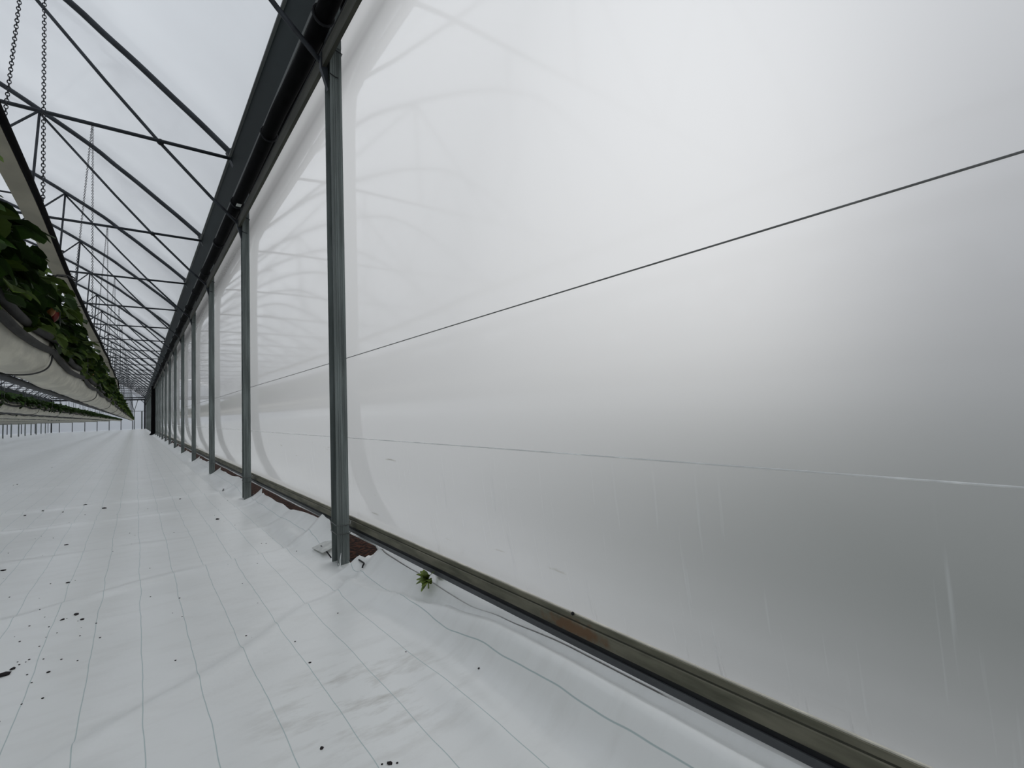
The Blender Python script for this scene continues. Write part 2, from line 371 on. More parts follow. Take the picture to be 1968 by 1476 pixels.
for y in ys:
    xe = edge(EDGE_X, y)
    for x in xs: V.append((x, y, sheet_z(x, y, 0)))
    for i in range(1, TN+1):
        x = .80 + (xe-.80)*i/TN; t = max(0, (x-1.0)/(1.335-1.0)); V.append((x, y, sheet_z(x, y, t)))
for j in range(len(ys)-1):
    for i in range(nc-1): F.append((j*nc+i, j*nc+i+1, (j+1)*nc+i+1, (j+1)*nc+i))
mb = MB(); mb.v = V; mb.f = F
tag(mb.build('floor', M['floor'], smooth=True), 'white woven ground sheet with thin blue-green guide lines', None, None, 'structure')

# soil under the sheet, rising into a bank outside
so = []
prof = [(.9, -.10), (1.2, -.06), (1.30, -.03), (1.42, -.02), (1.52, -.03), (1.62, -.03), (1.75, -.05)]
mb = MB(); mb.prism_y(prof, [YS+.35*i for i in range(int((YE-YS)/.35)+1)],
                      lambda y, i: (0, .03*noise.noise((y*2.3, i*1.7, 0))), closed=False)
tag(mb.build('soil_bank', M['soil'], smooth=True), 'bare reddish brown soil showing in the gap under the wall rail', None, None, 'structure')
mb = MB(); mb.add([(1.7, -150, -.05), (160, -150, -.05), (160, 300, -.05), (1.7, 300, -.05)], [(0, 1, 2, 3)])
mb.add([(-160, 99.6, .0), (1.7, 99.6, .0), (1.7, 300, .0), (-160, 300, .0)], [(0, 1, 2, 3)])
mb.add([(-160, -150, .0), (-22, -150, .0), (-22, 99.6, .0), (-160, 99.6, .0)], [(0, 1, 2, 3)])
tag(mb.build('ground_outside', M['grass']), 'green ground outside the film walls', None, None, 'structure')

# ------------------------------------------------------------------ right film wall (inflated, bulging against the posts)
FILM = [(.285, 1.405), (.34, 1.388), (.414, 1.370), (.52, 1.347), (.665, 1.324), (.886, 1.303), (1.1, 1.292), (1.4, 1.288), (2.2, 1.287), (3.0, 1.287),
        (3.4, 1.291), (3.65, 1.304), (3.9, 1.343), (4.1, 1.390), (4.3, 1.430), (4.52, 1.452), (4.68, 1.470)]
pf = catmull([(x, 0, z) for z, x in FILM], 5)
mb = MB(); n = len(pf); fy = [YS + .5*i for i in range(int((YE-YS)/.5)+1)] + [YE]
V = [(p.x + .004*noise.noise((yy*.35, p.z*.8, 4))*min(1, max(0, (p.z-.3)*2)), yy, p.z) for yy in fy for p in pf]
F = [(j*n+i, j*n+i+1, (j+1)*n+i+1, (j+1)*n+i) for j in range(len(fy)-1) for i in range(n-1)]
mb.v = V; mb.f = F
wr = mb.build('wall_right', M['film_wall'], smooth=True)
me = wr.data
if me.polygons[0].normal.x > 0: me.flip_normals()
tag(wr, 'glossy white inflated polythene film wall behind the posts', None, None, 'structure')

# ------------------------------------------------------------------ roof film over both spans
ARCH = [(1.16, 4.86), (1.03, 4.975), (.66, 5.29), (.36, 5.53), (0, 5.825), (-.35, 6.09), (-.69, 6.355), (-1.4, 6.80), (-1.9, 7.09), (-2.6, 7.45), (-3.4, 7.78), (XA, 8.02)]
arc_r = catmull([(x, 0, z) for x, z in ARCH], 3)
arc = [(p.x, p.z) for p in arc_r] + [(2*XA-p.x, p.z) for p in reversed(arc_r[:-1])]
def roof(shift, name, label):
    ry = []; b = Y1+BAY*(K0-1)
    while b < YE:
        for i in range(10): ry.append(b+BAY*i/10)
        b += BAY
    ry = [q for q in ry if YS <= q <= YE]+[YE]
    V = []; F = []; n = len(arc)
    for q in ry:
        s = abs(math.sin(math.pi*(q-Y1)/BAY))**.7
        for i, (x, z) in enumerate(arc):
            nx = arc[min(i+1, n-1)][0]-arc[max(i-1, 0)][0]; nz = arc[min(i+1, n-1)][1]-arc[max(i-1, 0)][1]
            l = math.hypot(nx, nz); ax, az = nz/l, -nx/l
            o = .04 + .40*s*math.sin(math.pi*i/(n-1))**.5
            V.append((x+ax*o+shift, q, z+az*o))
    for j in range(len(ry)-1):
        for i in range(n-1): F.append((j*n+i, j*n+i+1, (j+1)*n+i+1, (j+1)*n+i))
    mb = MB(); mb.v = V; mb.f = F
    o = mb.build(name, M['film_roof'], smooth=True)
    if o.data.polygons[len(arc)//2].normal.z > 0: o.data.flip_normals()
    tag(o, label, None, None, 'structure')
roof(0, 'ceiling', 'white translucent polythene roof film over the arches')
roof(-SPAN, 'ceiling', 'translucent roof film of the next span to the left')

# ------------------------------------------------------------------ far, back and left walls
def end_wall(name, y, label, flip):
    mb = MB()
    for sh in (0, -SPAN):
        top = [(x+sh, z+.05) for x, z in arc]
        for (xa, za), (xb, zb) in zip(top, top[1:]):
            mb.add([(xa, y, -.02), (xb, y, -.02), (xb, y, zb), (xa, y, za)], [(0, 1, 2, 3)])
    mb.add([(1.16, y, -.02), (1.56, y, -.02), (1.56, y, 4.9), (1.16, y, 4.9)], [(0, 1, 2, 3)])
    mb.add([(XL-.2, y, -.02), (XL+.2, y, -.02), (XL+.2, y, 4.9), (XL-.2, y, 4.9)], [(0, 1, 2, 3)])
    o = mb.build(name, M['film_side'] if flip else M['film_end']); tag(o, label, None, None, 'structure')
    return o
end_wall('wall_far', YE, 'pale translucent film end wall at the far end', False)
end_wall('wall_back', YS, 'translucent film end wall behind the camera', True)
mb = MB(); mb.add([(XL-SPAN+.14, YS, -.02), (XL-SPAN+.14, YE, -.02), (XL-SPAN+.14, YE, 4.9), (XL-SPAN+.14, YS, 4.9)], [(0, 1, 2, 3)])
tag(mb.build('wall_left', M['film_side']), 'translucent film side wall beyond the next span', None, None, 'structure')

# ------------------------------------------------------------------ gutters
def gutter(xc, label):
    g = empty('rain_gutter', (xc, YS, 4.52), label, 'gutter')
    L_ = YE-YS
    def part(name, prof, mat):
        MB().prism_y([(x, z-4.52) for x, z in prof], [0, L_]).build(name, mat, g)
    t = .012
    for s, nm in ((-1, 'side_sheet'), (1, 'side_sheet')):
        f_ = .14 if s < 0 else .115; part(nm, [(s*.245, 4.86), (s*f_, 4.52), (s*f_-s*t, 4.53), (s*.245-s*t, 4.865)], M['gutter'])
        part('lip', [(s*.272, 4.875), (s*.272, 4.855), (s*.243, 4.852), (s*.243, 4.872)], M['lip'])
    part('sole', [(-.14, 4.52), (.115, 4.52), (.115, 4.535), (-.14, 4.535)], M['black'])  # underside coloured black to stand in for its shade
    part('edge_bead', [(-.146, 4.535), (-.138, 4.512), (-.128, 4.512), (-.13, 4.53)], M['lip'])
    return g
gutter(XG, 'dark green-grey steel gutter running along the top of the film wall')
gutter(XL, 'steel gutter between the two spans, far left')

# rolled black screen under the gutter, with clips at every truss
rs = empty('screen_roll', (1.115, YS, 4.16), 'rolled-up black screen slung under the gutter above the posts', 'screen')
MB().tube([(0, 0, 0)] + [(.006*math.sin(i*1.9), i*.9+.5, .008*math.sin(i*2.7)) for i in range(62)] + [(0, 57, 0)], .070, 12).build('roll', M['black'], rs, True)
clip_me = MB().tube([(math.cos(a*math.pi/8)*.078, 0, math.sin(a*math.pi/8)*.082+.006) for a in range(16)], .011, 6, closed=True).mesh('ring_clip', M['rubber'])
for k, ty in enumerate(TRUSS_Y):
    if ty < 50:
        for d in (-.18, 1.75): link('ring_clip', clip_me, rs, (0, ty-YS+d, 0))
tag_me = MB().box(-.03, .03, 0, .10, -.079, -.0745).mesh('paper_tag', M['plate'])
link('paper_tag', tag_me, rs, (0, Y1+BAY-.35-YS, 0))

# olive clamp rail in front of the post heads
cr = empty('clamp_rail', (1.165, YS, 3.948), 'olive-grey clamp rail across the inside of the post heads', 'rail')
MB().prism_y([(-.016, -.076), (.016, -.070), (.016, .070), (-.016, .068)], [0, 105.6]).build('rail_body', M['rail_top'], cr)
MB().prism_y([(-.018, .052), (-.0165, .052), (-.0165, .067), (-.018, .067)], [0, 105.6]).build('black_gasket', M['rubber'], cr)
# outer top profile where the film is clamped
tp = MB().prism_y([(1.476, 4.60), (1.50, 4.60), (1.50, 4.70), (1.482, 4.70)], [YS, YE]).build('top_film_clamp', M['galv'])
tag(tp, 'galvanised strip clamping the film wall under the outer gutter edge', 'rail')

# ------------------------------------------------------------------ bottom rail of the film wall
br = empty('bottom_rail', (1.345, YS, .27), 'algae-stained metal rail clamping the bottom edge of the film wall', 'rail')
LB = YE-YS
MB().prism_y([(.000, -.022), (.030, -.022), (.030, .045), (.012, .045), (.008, .028), (.011, .026), (.000, .022)], [0, LB]).build('channel', M['rail'], br)
MB().prism_y([(.004, .0225), (.013, .0225), (.013, .0275), (.0075, .0275)], [0, LB]).build('groove', M['rail_dark'], br)
MB().prism_y([(.004, -.041), (.030, -.041), (.030, -.0225), (.004, -.0225)], [0, LB]).build('rubber_strip', M['rubber'], br)
MB().prism_y([(-.002, -.066), (.026, -.066), (.026, -.0415), (-.002, -.0415)], [0, LB]).build('lower_flange', M['rail_low'], br)
MB().prism_y([(.017, .0455), (.026, .0455), (.026, .0485), (.019, .0485)], [0, LB]).build('film_edge', M['edge_white'], br)
b = bpy.data.meshes.new('bolt'); bm = bmesh.new(); bmesh.ops.create_uvsphere(bm, u_segments=8, v_segments=6, radius=.007); bm.to_mesh(b); bm.free(); b.materials.append(M['rubber'])
link('bolt', b, br, (.012, 1.42-YS, .048))

# white skirt strip between rail and sheet
mb = MB(); sy = [YS+.1*i for i in range(int(24/.1))] + [YS+24+i for i in range(int(YE-YS-24)+1)]
V = []; F = []
for q in sy:
    zb = .06 if q < 3.2 else (.185 + .012*noise.noise((q*1.1, 0, 0)))
    if 3.2 <= q < 3.35: zb = lerp(.06, .18, (q-3.2)/.15)
    V += [(1.352, q, .215), (1.346+.004*noise.noise((q*2, 3, 0)), q, lerp(.21, zb, .5)), (1.349, q, zb)]
for j in range(len(sy)-1):
    for i in range(2): F.append((j*3+i, j*3+i+1, (j+1)*3+i+1, (j+1)*3+i))
mb.v = V; mb.f = F
sk = mb.build('skirt_film', M['white_film'], smooth=True)
tag(sk, 'narrow white plastic skirt strip under the bottom rail', 'plastic sheet')

# wires along the film
wy = [YS+.8*i for i in range(int((YE-YS)/.8)+1)]
def xfilm(z):
    for (z0, x0), (z1, x1) in zip(FILM, FILM[1:]):
        if z <= z1: return lerp(x0, x1, (z-z0)/(z1-z0))
w1 = MB().tube([(xfilm(1.58)-.0068, q, 1.562+.002*math.sin(q)) for q in wy], .0026, 6).build('film_wire', M['wire'])
tag(w1, 'dark horizontal wire across the film wall above eye height', 'wire')
w2 = MB().tube([(xfilm(.948)-.0075, q, .948+.002*math.sin(q*.7)) for q in wy], .0026, 6).build('film_wire', M['cord_white'])
tag(w2, 'thin white cord across the lower part of the film wall', 'wire')

# ------------------------------------------------------------------ wall posts
def groove_prof():
    x0, x1, y0, y1 = -.0445, .0445, -.07, .07; p = [(x0, y1), (x0, .064), (x0+.055, .064), (x0+.055, -.062), (x0, -.062), (x0, y0)]  # deep slot in the left face, added to darken that face
    gx = [-.026, -.010, .008, .016, .024]
    for g in gx:
        w = .0028; p += [(g-w, y0), (g-w*.5, y0+.0026), (g+w*.5, y0+.0026), (g+w, y0)]
    p += [(x1, y0), (x1, y1)]
    # plain back face
    p += [(.02, y1), (-.02, y1)]
    return p
col_me = MB().prism_z(groove_prof(), -.14, 4.515).mesh('column', M['galv'])
def loop_path(z, tilt, e=.004):
    a = .0445+e; b_ = .07+e
    return [(-a, -b_, z), (0, -b_-.002, z-tilt*.4), (a, -b_, z-tilt*.2), (a+.02, -b_+.04, z+tilt), (a+.02, b_, z+tilt*1.6), (a, b_, z+tilt*1.5), (-a, b_, z+tilt), ]
tie_me = MB().tube(loop_path(.300, .012), .0035, 5, closed=True).mesh('wire_tie', M['tie_wire'])
tie2_me = MB().tube(loop_path(.235, .010), .0035, 5, closed=True).mesh('wire_tie', M['tie_wire'])
tie3_me = MB().tube([(-.05, -.075, 4.02), (.05, -.075, 3.995), (.052, .04, 3.99)], .004, 5).mesh('wire_tie', M['rubber'])
tie4_me = MB().tube([(-.05, -.078, 3.80), (-.01, -.077, 3.785), (.016, -.076, 3.785)], .004, 5).mesh('wire_tie', M['rubber'])
gus_me = MB().add([(-.045, -.02, 3.70), (-.045, -.02, 4.06), (-.10, -.02, 3.98), (-.10, -.02, 3.87), (-.045, .02, 3.70), (-.045, .02, 4.06), (-.10, .02, 3.98), (-.10, .02, 3.87)],
                  [(0, 1, 2, 3), (7, 6, 5, 4), (0, 3, 7, 4), (3, 2, 6, 7), (2, 1, 5, 6)]).mesh('gusset', M['tube'])
plate_me = MB().box(-.03, .044, -.076, -.0702, 4.03, 4.10).mesh('cap_plate', M['galv'])
bolt_me = MB().tube([(.008, -.083, 4.065), (.008, -.0765, 4.065)], .008, 8).mesh('bolt', M['rubber'])
POSTX = 1.2375
def post(k, x, label, group):
    p = empty('wall_post', (x, Y1+BAY*k, 0), label, 'post', group)
    link('column', col_me, p); link('gusset', gus_me, p)
    if k < 12:
        for m_ in (tie_me, tie2_me, tie3_me, tie4_me): link('wire_tie', m_, p)
        c = link('cap_plate', plate_me, p); link('bolt', bolt_me, c)
    return p
for k in range(K0, K1+1):
    n = k+1
    if n < 1: lab = 'ribbed grey steel post of the film wall behind the camera, %s one back' % ordinal(1-n)
    elif n == 1: lab = 'nearest ribbed grey steel post, standing tall against the glossy film wall'
    else: lab = '%s ribbed grey steel post from the camera along the film wall' % ordinal(n)
    post(k, POSTX, lab, 'posts along the film wall')
for k in range(10, K1+1):
    n = k-9
    post(k, XL-.06, '%s steel post counting back in the post row beyond the planting troughs' % ordinal(n), 'posts of the next row at far left')

# ------------------------------------------------------------------ roof trusses
TZ = 4.85
def mirror(pts): return [(2*XA-x, y, z) for x, y, z in pts]
arch_me = MB().tube([(x, 0, z) for x, z in arc], .041, 8).mesh('arch', M['tube'], True)
tie_bar_me = MB().tube([(1.20, -.03, TZ), (2*XA-1.20, -.03, TZ)], .024, 8).mesh('tie_bar', M['tube'], True)
bpath = [(1.165, .03, 3.93), (.84, .03, 4.23), (.24, .03, 4.85), (-.33, .03, 5.49), (-1.39, .03, 6.74)]
node = Vector((-1.40, 0, 6.77))
br_me = [MB().tube(q, .021, 8).mesh('brace', M['tube'], True) for q in (bpath, mirror(bpath))]
st_me = [MB().tube(q, .020, 8).mesh('strut', M['tube'], True) for q in ([(-1.40, 0, 6.76), (-1.51, 0, TZ)], mirror([(-1.40, 0, 6.76), (-1.51, 0, TZ)]),
         [(-1.41, -.02, 6.76), (-3.13, -.02, TZ)], mirror([(-1.41, -.02, 6.76), (-3.13, -.02, TZ)]), [(-3.13, .01, TZ), (XA, .01, 8.0)], mirror([(-3.13, .01, TZ), (XA, .01, 8.0)]))]
def sphere(r, name, mat, u=8, v=6):
    me = bpy.data.meshes.new(name); bm = bmesh.new(); bmesh.ops.create_uvsphere(bm, u_segments=u, v_segments=v, radius=r); bm.to_mesh(me); bm.free()
    me.materials.append(mat); return me
clamp_me = sphere(.042, 'clamp', M['rubber'])
foot_me = [MB().add([(x, -.05, z) for x, z in q] + [(x, .05, z) for x, z in q], [(0, 1, 2, 3), (7, 6, 5, 4), (0, 4, 5, 1), (1, 5, 6, 2), (2, 6, 7, 3), (3, 7, 4, 0)]).mesh('foot_bracket', M['tube'])
           for q in ([(1.00, 4.94), (1.06, 5.00), (1.235, 4.80), (1.16, 4.60)], [(2*XA-x, z) for x, z in [(1.00, 4.94), (1.06, 5.00), (1.235, 4.80), (1.16, 4.60)]])]
def truss(y, sh, label, group):
    t = empty('roof_truss', (sh, y, 0), label, 'truss', group)
    link('arch', arch_me, t); link('tie_bar', tie_bar_me, t)
    for m_ in br_me: link('brace', m_, t)
    for m_ in st_me: link('strut', m_, t)
    for s in (0, 1):
        x = .24 if s == 0 else 2*XA-.24
        link('clamp', clamp_me, t, (x, 0, TZ)); link('foot_bracket', foot_me[s], t)
    return t
for k in range(K0, K1+1):
    if k < 0: lab = 'tubular roof truss behind the camera, %s one back' % ordinal(-k)
    elif k == 0: lab = 'tubular roof truss overhead, its brace meeting the nearest wall post'
    elif k == 1: lab = 'tubular roof truss crossing the top left, joined at the second wall post'
    else: lab = 'tubular roof truss joined at the %s wall post' % ordinal(k+1)
    truss(Y1+BAY*k, 0, lab, 'roof trusses of the near span')
for k in range(12, K1+1):
    truss(Y1+BAY*k, -SPAN, 'roof truss of the next span to the left, %s in that row' % ordinal(k-11), 'roof trusses of the next span')

# ------------------------------------------------------------------ far end: portal frame, poles, girts
pf_ = empty('portal_frame', (0, 98.6, 0), 'black rectangular frame at the far end of the aisle', 'frame')
MB().box(.98, 1.20, -.07, .07, 0, 4.62).build('upright', M['rubber'], pf_)
MB().box(-10.0, -9.86, -.07, .07, 0, 4.66).build('upright', M['rubber'], pf_)
MB().box(-10.0, 1.16, -.07, .07, 4.62, 4.84).build('cross_beam', M['rubber'], pf_)
MB().box(-10.0, 1.16, -.05, .05, 5.0, 5.14).build('cross_beam', M['rubber'], pf_)
MB().tube([(1.05, 0, 4.1), (.55, 0, 4.7)], .04, 6).build('corner_brace', M['rubber'], pf_)
gi = MB().box(-10.1, 1.3, 99.30, 99.38, 2.86, 2.94).build('end_wall_girt', M['galv']); tag(gi, 'thin horizontal girt across the far end wall', 'beam')
yp = empty('branching_pole', (-.27, 98.9, 0), 'end wall pole forking into a V at the top', 'pole')
MB().tube([(0, 0, 0), (0, 0, 3.0)], .06, 8).build('pole', M['galv'], yp)
for s in (-1, 1): MB().tube([(0, 0, 2.9), (s*.45, 0, 4.7)], .045, 8).build('fork', M['galv'], yp)
gp = MB().box(.62, .80, 99.25, 99.35, 0, 2.86).build('end_wall_panel_post', M['galv']); tag(gp, 'broad grey post in the far end wall right of the forked pole', 'post')

# black bundled curtain hanging at the wall, well down the row
bc = empty('curtain_bundle', (1.16, 51.3, 0), 'black bundled curtain hanging from gutter to floor among the far posts', 'curtain')
mb = MB(); cn = 14; rings = []
for i in range(21):
    z = .05+i*.205
    for a in range(cn):
        an = 2*math.pi*a/cn; r = .17+.05*noise.noise((math.cos(an)*2, math.sin(an)*2, z*.5))+(.12*max(0, .35-z) if i < 3 else 0)
        mb.v.append((r*math.cos(an), r*1.6*math.sin(an), z))
for i in range(20):
    for a in range(cn): mb.f.append((i*cn+a, i*cn+(a+1) % cn, (i+1)*cn+(a+1) % cn, (i+1)*cn+a))
mb.f.append(tuple(range(cn-1, -1, -1))); mb.f.append(tuple(20*cn+a for a in range(cn)))
mb.build('folds', M['black'], bc, True)
mb = MB()
for i in range(9):
    an = i*.7; mb.tube([(.16*math.cos(an), .3*math.sin(an), .10+.06*math.sin(i*2)), (.25*math.cos(an+.5), .4*math.sin(an+.5), .03), (.2*math.cos(an+1.1), .45*math.sin(an+1), .05)], .05, 6)
mb.build('gathered_hem', M['rubber'], bc, True)

# ------------------------------------------------------------------ hanging planting troughs
ROWX = [-.48-1.42*k for k in range(7)] + [-11.55, -12.97, -14.39]
RY0, RY1 = -4.5, 98.2
ROWN = ['nearest', 'second', 'third', 'fourth', 'fifth', 'sixth', 'seventh', 'eighth', 'ninth', 'tenth']
ry = []
q = RY0
while q < RY1:
    ry.append(q); q += .12 if q < 12 else (.3 if q < 30 else 1.0)
ry.append(RY1)
TR = [(.100, 1.60), (.098, 1.53), (.082, 1.45), (.050, 1.405), (0, 1.392), (-.05, 1.395), (-.078, 1.415), (-.098, 1.50), (-.104, 1.60), (-.085, 1.585), (.085, 1.585)]
def scal(y):                     # scalloped sag between the hooks, every 2 m
    r = ((y-3.72) % 2.0)/2.0
    return math.sin(math.pi*r)**1.0
def wob(r_):
    def off(y, i):
        if i in (0, 8, 9, 10): return (.006*noise.noise((y*1.3, r_, 2)), -.02*scal(y)+.006*noise.noise((y*1.1, r_, 0)))
        return (.010*noise.noise((y*2.1, i*.8, r_)), .012*noise.noise((y*1.7, i*1.3, r_+5)))
    return off
for r_, rx in enumerate(ROWX):
    t = empty('hanging_trough', (rx, 0, 0), '%s hanging planting trough from the film wall, wrapped in white film' % ROWN[r_], 'trough', 'hanging planting troughs')
    ysr = ry if r_ < 3 else [y for i, y in enumerate(ry) if i % 6 == 0 or y == RY1]
    MB().prism_y(TR, ysr, wob(r_)).build('bag', M['bag'], t, True)
    up = [(.112+.008*noise.noise((y, 3, r_)), y, 1.606-.045*scal(y)+.006*noise.noise((y*2, 1, r_))) for y in ysr]
    lo = [(.108+.006*noise.noise((y, 9, r_)), y, 1.535-.034*scal(y)+.008*noise.noise((y*2.3, 4, r_))) for y in ysr]
    MB().tube(up, .019, 8).build('upper_hose', M['sleeve'], t, True)
    MB().tube(lo, .017, 8).build('lower_hose', M['sleeve'], t, True)
    MB().tube([(-.085, y, 1.392) for y in ysr[::3]] + [(-.085, RY1, 1.392)], .020, 8).build('drain_pipe', M['pipe'], t, True)
    MB().box(-.08, .08, RY0, RY1, 1.586, 1.60).build('substrate', M['sub'], t)
    if r_ < 2:
        hk = MB().tube([(.135, 0, 1.86), (.135, 0, 1.62), (.128, 0, 1.555), (.085, 0, 1.50), (.118, 0, 1.545)], .0035, 5).mesh('wire_hook', M['tie_wire'])
        for i in range(-1, 14): link('wire_hook', hk, t, (0, 3.72+2.0*i, 0))
        hp = MB().tube(catmull([(.104, .02, 1.515), (.102, 0, 1.48), (.094, -.06, 1.44), (.070, -.14, 1.408), (.03, -.26, 1.385), (-.03, -.42, 1.374), (-.08, -.60, 1.372)], 4), .0042, 6).mesh('drip_line', M['rubber'])
        for i in range(-1, 8): link('drip_line', hp, t, (0, 3.72+4.0*i, 0))
    # leg under the far end of the row
    lg = MB().tube([(rx, 97.9, 0), (rx, 97.9, 1.40)], .045, 8).build('row_end_leg', M['pipe'])
    tag(lg, 'slim pole under the far end of the %s planting trough' % ROWN[r_], 'pole', 'poles at the row ends')

# beige bar with black hose, slung on chains above the nearest row
sbx = -.526
by = [-4+.25*i for i in range(int(24.6/.25)+1)]
sb = empty('support_bar', (sbx, 0, 2.40), 'long beige bar edged with black hose, slung above the nearest plant row', 'bar')
def barz(y): return .02*math.sin(y*.45)+.008*math.sin(y*1.7) - (max(0, y-18.8)**2*.06)
def barx(y): return .012*math.sin(y*.6+1) + .004*math.sin(y*2.1)
MB().prism_y([(-.030, -.006), (.058, -.006), (.058, .006), (-.030, .006)], by, lambda y, i: (barx(y), barz(y))).build('bar', M['bar'], sb)
MB().tube([(.073+barx(y), y, barz(y)+.004) for y in by], .0165, 8).build('hose', M['black'], sb, True)
lp = MB().tube([(.085+.018*math.cos(a), .030*math.sin(a), .006+.012*math.sin(a)) for a in [i*2*math.pi/10 for i in range(10)]], .004, 5, closed=True).mesh('hose_loop', M['rubber'])
for yy in (1.9, 4.9, 7.3, 9.8, 12.9, 15.5): link('hose_loop', lp, sb, (barx(yy), yy, barz(yy)))
bd = MB().tube([(-.034, 0, -.010), (.09, 0, -.014), (.095, 0, .020), (-.034, 0, .012)], .004, 5, closed=True).mesh('tie_band', M['rubber'])
for yy in (2.0, 5.62, 6.9, 9.7, 13.0): link('tie_band', bd, sb, (barx(yy), yy, barz(yy)))
hr = MB().tube([(-.11, 0, .014), (.10, 0, .014)], .005, 6).mesh('hanger_rod', M['chain'])
for k in range(0, 4): link('hanger_rod', hr, sb, (0, Y1+BAY*k, barz(Y1+BAY*k)))
# feeder wire arching from the plants up to the bar
fw = MB().tube([(-.03, 5.0, -.22), (.03, 5.15, -.10), (.075, 5.35, -.05), (.11, 5.5, -.055), (.10, 5.6, -.01), (.07, 5.62, .012)], .006, 6).build('feeder_hose', M['rubber'], sb, True)

# chains
def chain_mesh(p0, p1, nl, w=.0085, r=.0027):
    mb = MB(); a = Vector(p0); b_ = Vector(p1); d = (b_-a)/nl; L_ = d.length; t = d.normalized(); u = t.cross(Vector((0, 1, 0))).normalized(); v = t.cross(u)
    for i in range(nl):
        c = a+d*(i+.5); s = u if i % 2 == 0 else v
        hl = L_*.66
        pts = [c+s*w*math.cos(q)+t*hl*math.sin(q) for q in [k*math.pi/4 for k in range(8)]]
        mb.tube(pts, r, 4, closed=True)
    return mb
cm_bar = [chain_mesh((-.445, 0, 4.84), (-.432, 0, 2.415), 130).mesh('links', M['chain']), chain_mesh((-.452, 0, 4.84), (-.625, 0, 2.41), 130).mesh('links', M['chain'])]
cm_far = [chain_mesh((-.445, 0, 4.84), (-.375, 0, 1.60), 60, .011, .0032).mesh('links', M['chain']), chain_mesh((-.452, 0, 4.84), (-.585, 0, 1.60), 60, .011, .0032).mesh('links', M['chain'])]
for k in range(0, K1+1):
    yy = Y1+BAY*k
    for s in (0, 1):
        c = link('hanging_chain', (cm_bar if k <= 3 else cm_far)[s], None, (0, yy, 0))
        tag(c, '%s link chain hanging above the nearest plant row from the %s roof truss' % (('right-hand', 'left-hand')[s], ordinal(k+1)), 'chain', 'chains over the nearest row')
wire_me = MB().tube([(.04, 0, 4.84), (.02, 0, 3.2), (.095, 0, 1.60)], .006, 5).mesh('strand', M['chain'])
for r_ in range(1, 5):
    for k in range(2, K1+1):
        c = link('suspension_wire', wire_me, None, (ROWX[r_], Y1+BAY*k, 0))
        tag(c, 'suspension wire holding the %s trough below the %s roof truss' % (ROWN[r_], ordinal(k+1)), 'wire', 'suspension wires of the farther rows')

# ------------------------------------------------------------------ strawberry plants
def leaflet(mb, base, dirv, nrm, ln, wd, fold=.25, serr=True):
    d = dirv.normalized(); n_ = (nrm-d*nrm.dot(d)).normalized(); s = d.cross(n_)
    prof = [(.0, .06), (.18, .55), (.30, .70), (.42, .95), (.52, .88), (.66, .92), (.76, .70), (.88, .52), (1.0, .0)]
    o = len(mb.v); cen = []; 
    for t, w in prof:
        sag = -ln*.22*t*t
        c = base+d*(ln*t)+n_*sag
        mb.v += [tuple(c), tuple(c+s*wd*w+n_*wd*w*fold), tuple(c-s*wd*w+n_*wd*w*fold)]
    for i in range(len(prof)-1):
        a = o+3*i; b_ = a+3
        mb.f += [(a, a+1, b_+1, b_), (a, b_, b_+2, a+2)]
def tri_leaf_mesh(seed, sz, mat):
    rnd = random.Random(seed); mb = MB()
    z = Vector((0, 0, 1)); o = Vector((0, 0, 0))
    leaflet(mb, o+Vector((0, .006, 0)), Vector((0, 1, .05)), z, sz, sz*.42)
    leaflet(mb, o, Vector((.95, .25, .0)), z, sz*.88, sz*.40)
    leaflet(mb, o, Vector((-.95, .25, .0)), z, sz*.88, sz*.40)
    return mb.mesh('leaf', mat)
LEAVES = [tri_leaf_mesh(i, s, M['leaf'] if i % 3 else M['leaf2']) for i, s in enumerate((.085, .075, .09, .065, .08, .07))]
def leaf_specs(seed, n=26, spread=.20):
    rnd = random.Random(seed); out = []
    for i in range(n):
        a = rnd.uniform(0, 2*math.pi); rr = rnd.uniform(.05, 1)**.7*spread
        h = .12 + rnd.uniform(.0, .26)*(1.15-rr/spread*.75)
        if rnd.random() < .28: h = rnd.uniform(-.02, .16); rr = spread*rnd.uniform(.7, 1.05)
        p = Vector((rr*math.cos(a)*.80, rr*math.sin(a)*1.1, h))
        tilt = rnd.uniform(.1, .85); yaw = a-math.pi/2+rnd.uniform(-.6, .6)
        rot = Matrix.Rotation(yaw, 4, 'Z') @ Matrix.Rotation(-tilt, 4, 'X') @ Matrix.Rotation(rnd.uniform(-.4, .4), 4, 'Y')
        out.append((p, rot, rnd.randrange(len(LEAVES)), rnd.uniform(.8, 1.25)))
    return out
def stems_mesh(specs):
    mb = MB()
    for p, rot, li, sc in specs:
        b_ = Vector((p.x*.15, p.y*.15, .0)); m_ = b_.lerp(p, .6)+Vector((0, 0, .06+.1*max(0, .1-p.z)))
        mb.tube([b_, m_, p], .0032, 3, cap=False)
    return mb.mesh('stems', M['stem'])
def foliage_mb(mb, specs, org=Vector((0, 0, 0))):
    for p, rot, li, sc in specs:
        mm = Matrix.Translation(p+org) @ rot @ Matrix.Scale(sc, 4)
        src = LEAVES[li]
        mb.add([mm @ v.co for v in src.vertices], [tuple(f.vertices) for f in src.polygons])
PX, PZ = -.48, 1.60
VAR = [leaf_specs(100+i, 38) for i in range(6)]
STEM = [stems_mesh(s) for s in VAR]
def two_mat_foliage(specs):
    mb = MB(); foliage_mb(mb, specs); me = mb.mesh('foliage', [M['leaf'], M['leaf2']])
    n_ = len(LEAVES[0].polygons)
    for i, (p, rot, li, sc) in enumerate(specs):
        if li % 3 == 0:
            for q in range(n_): me.polygons[i*n_+q].material_index = 1
    return me
FOL = [two_mat_foliage(s) for s in VAR]
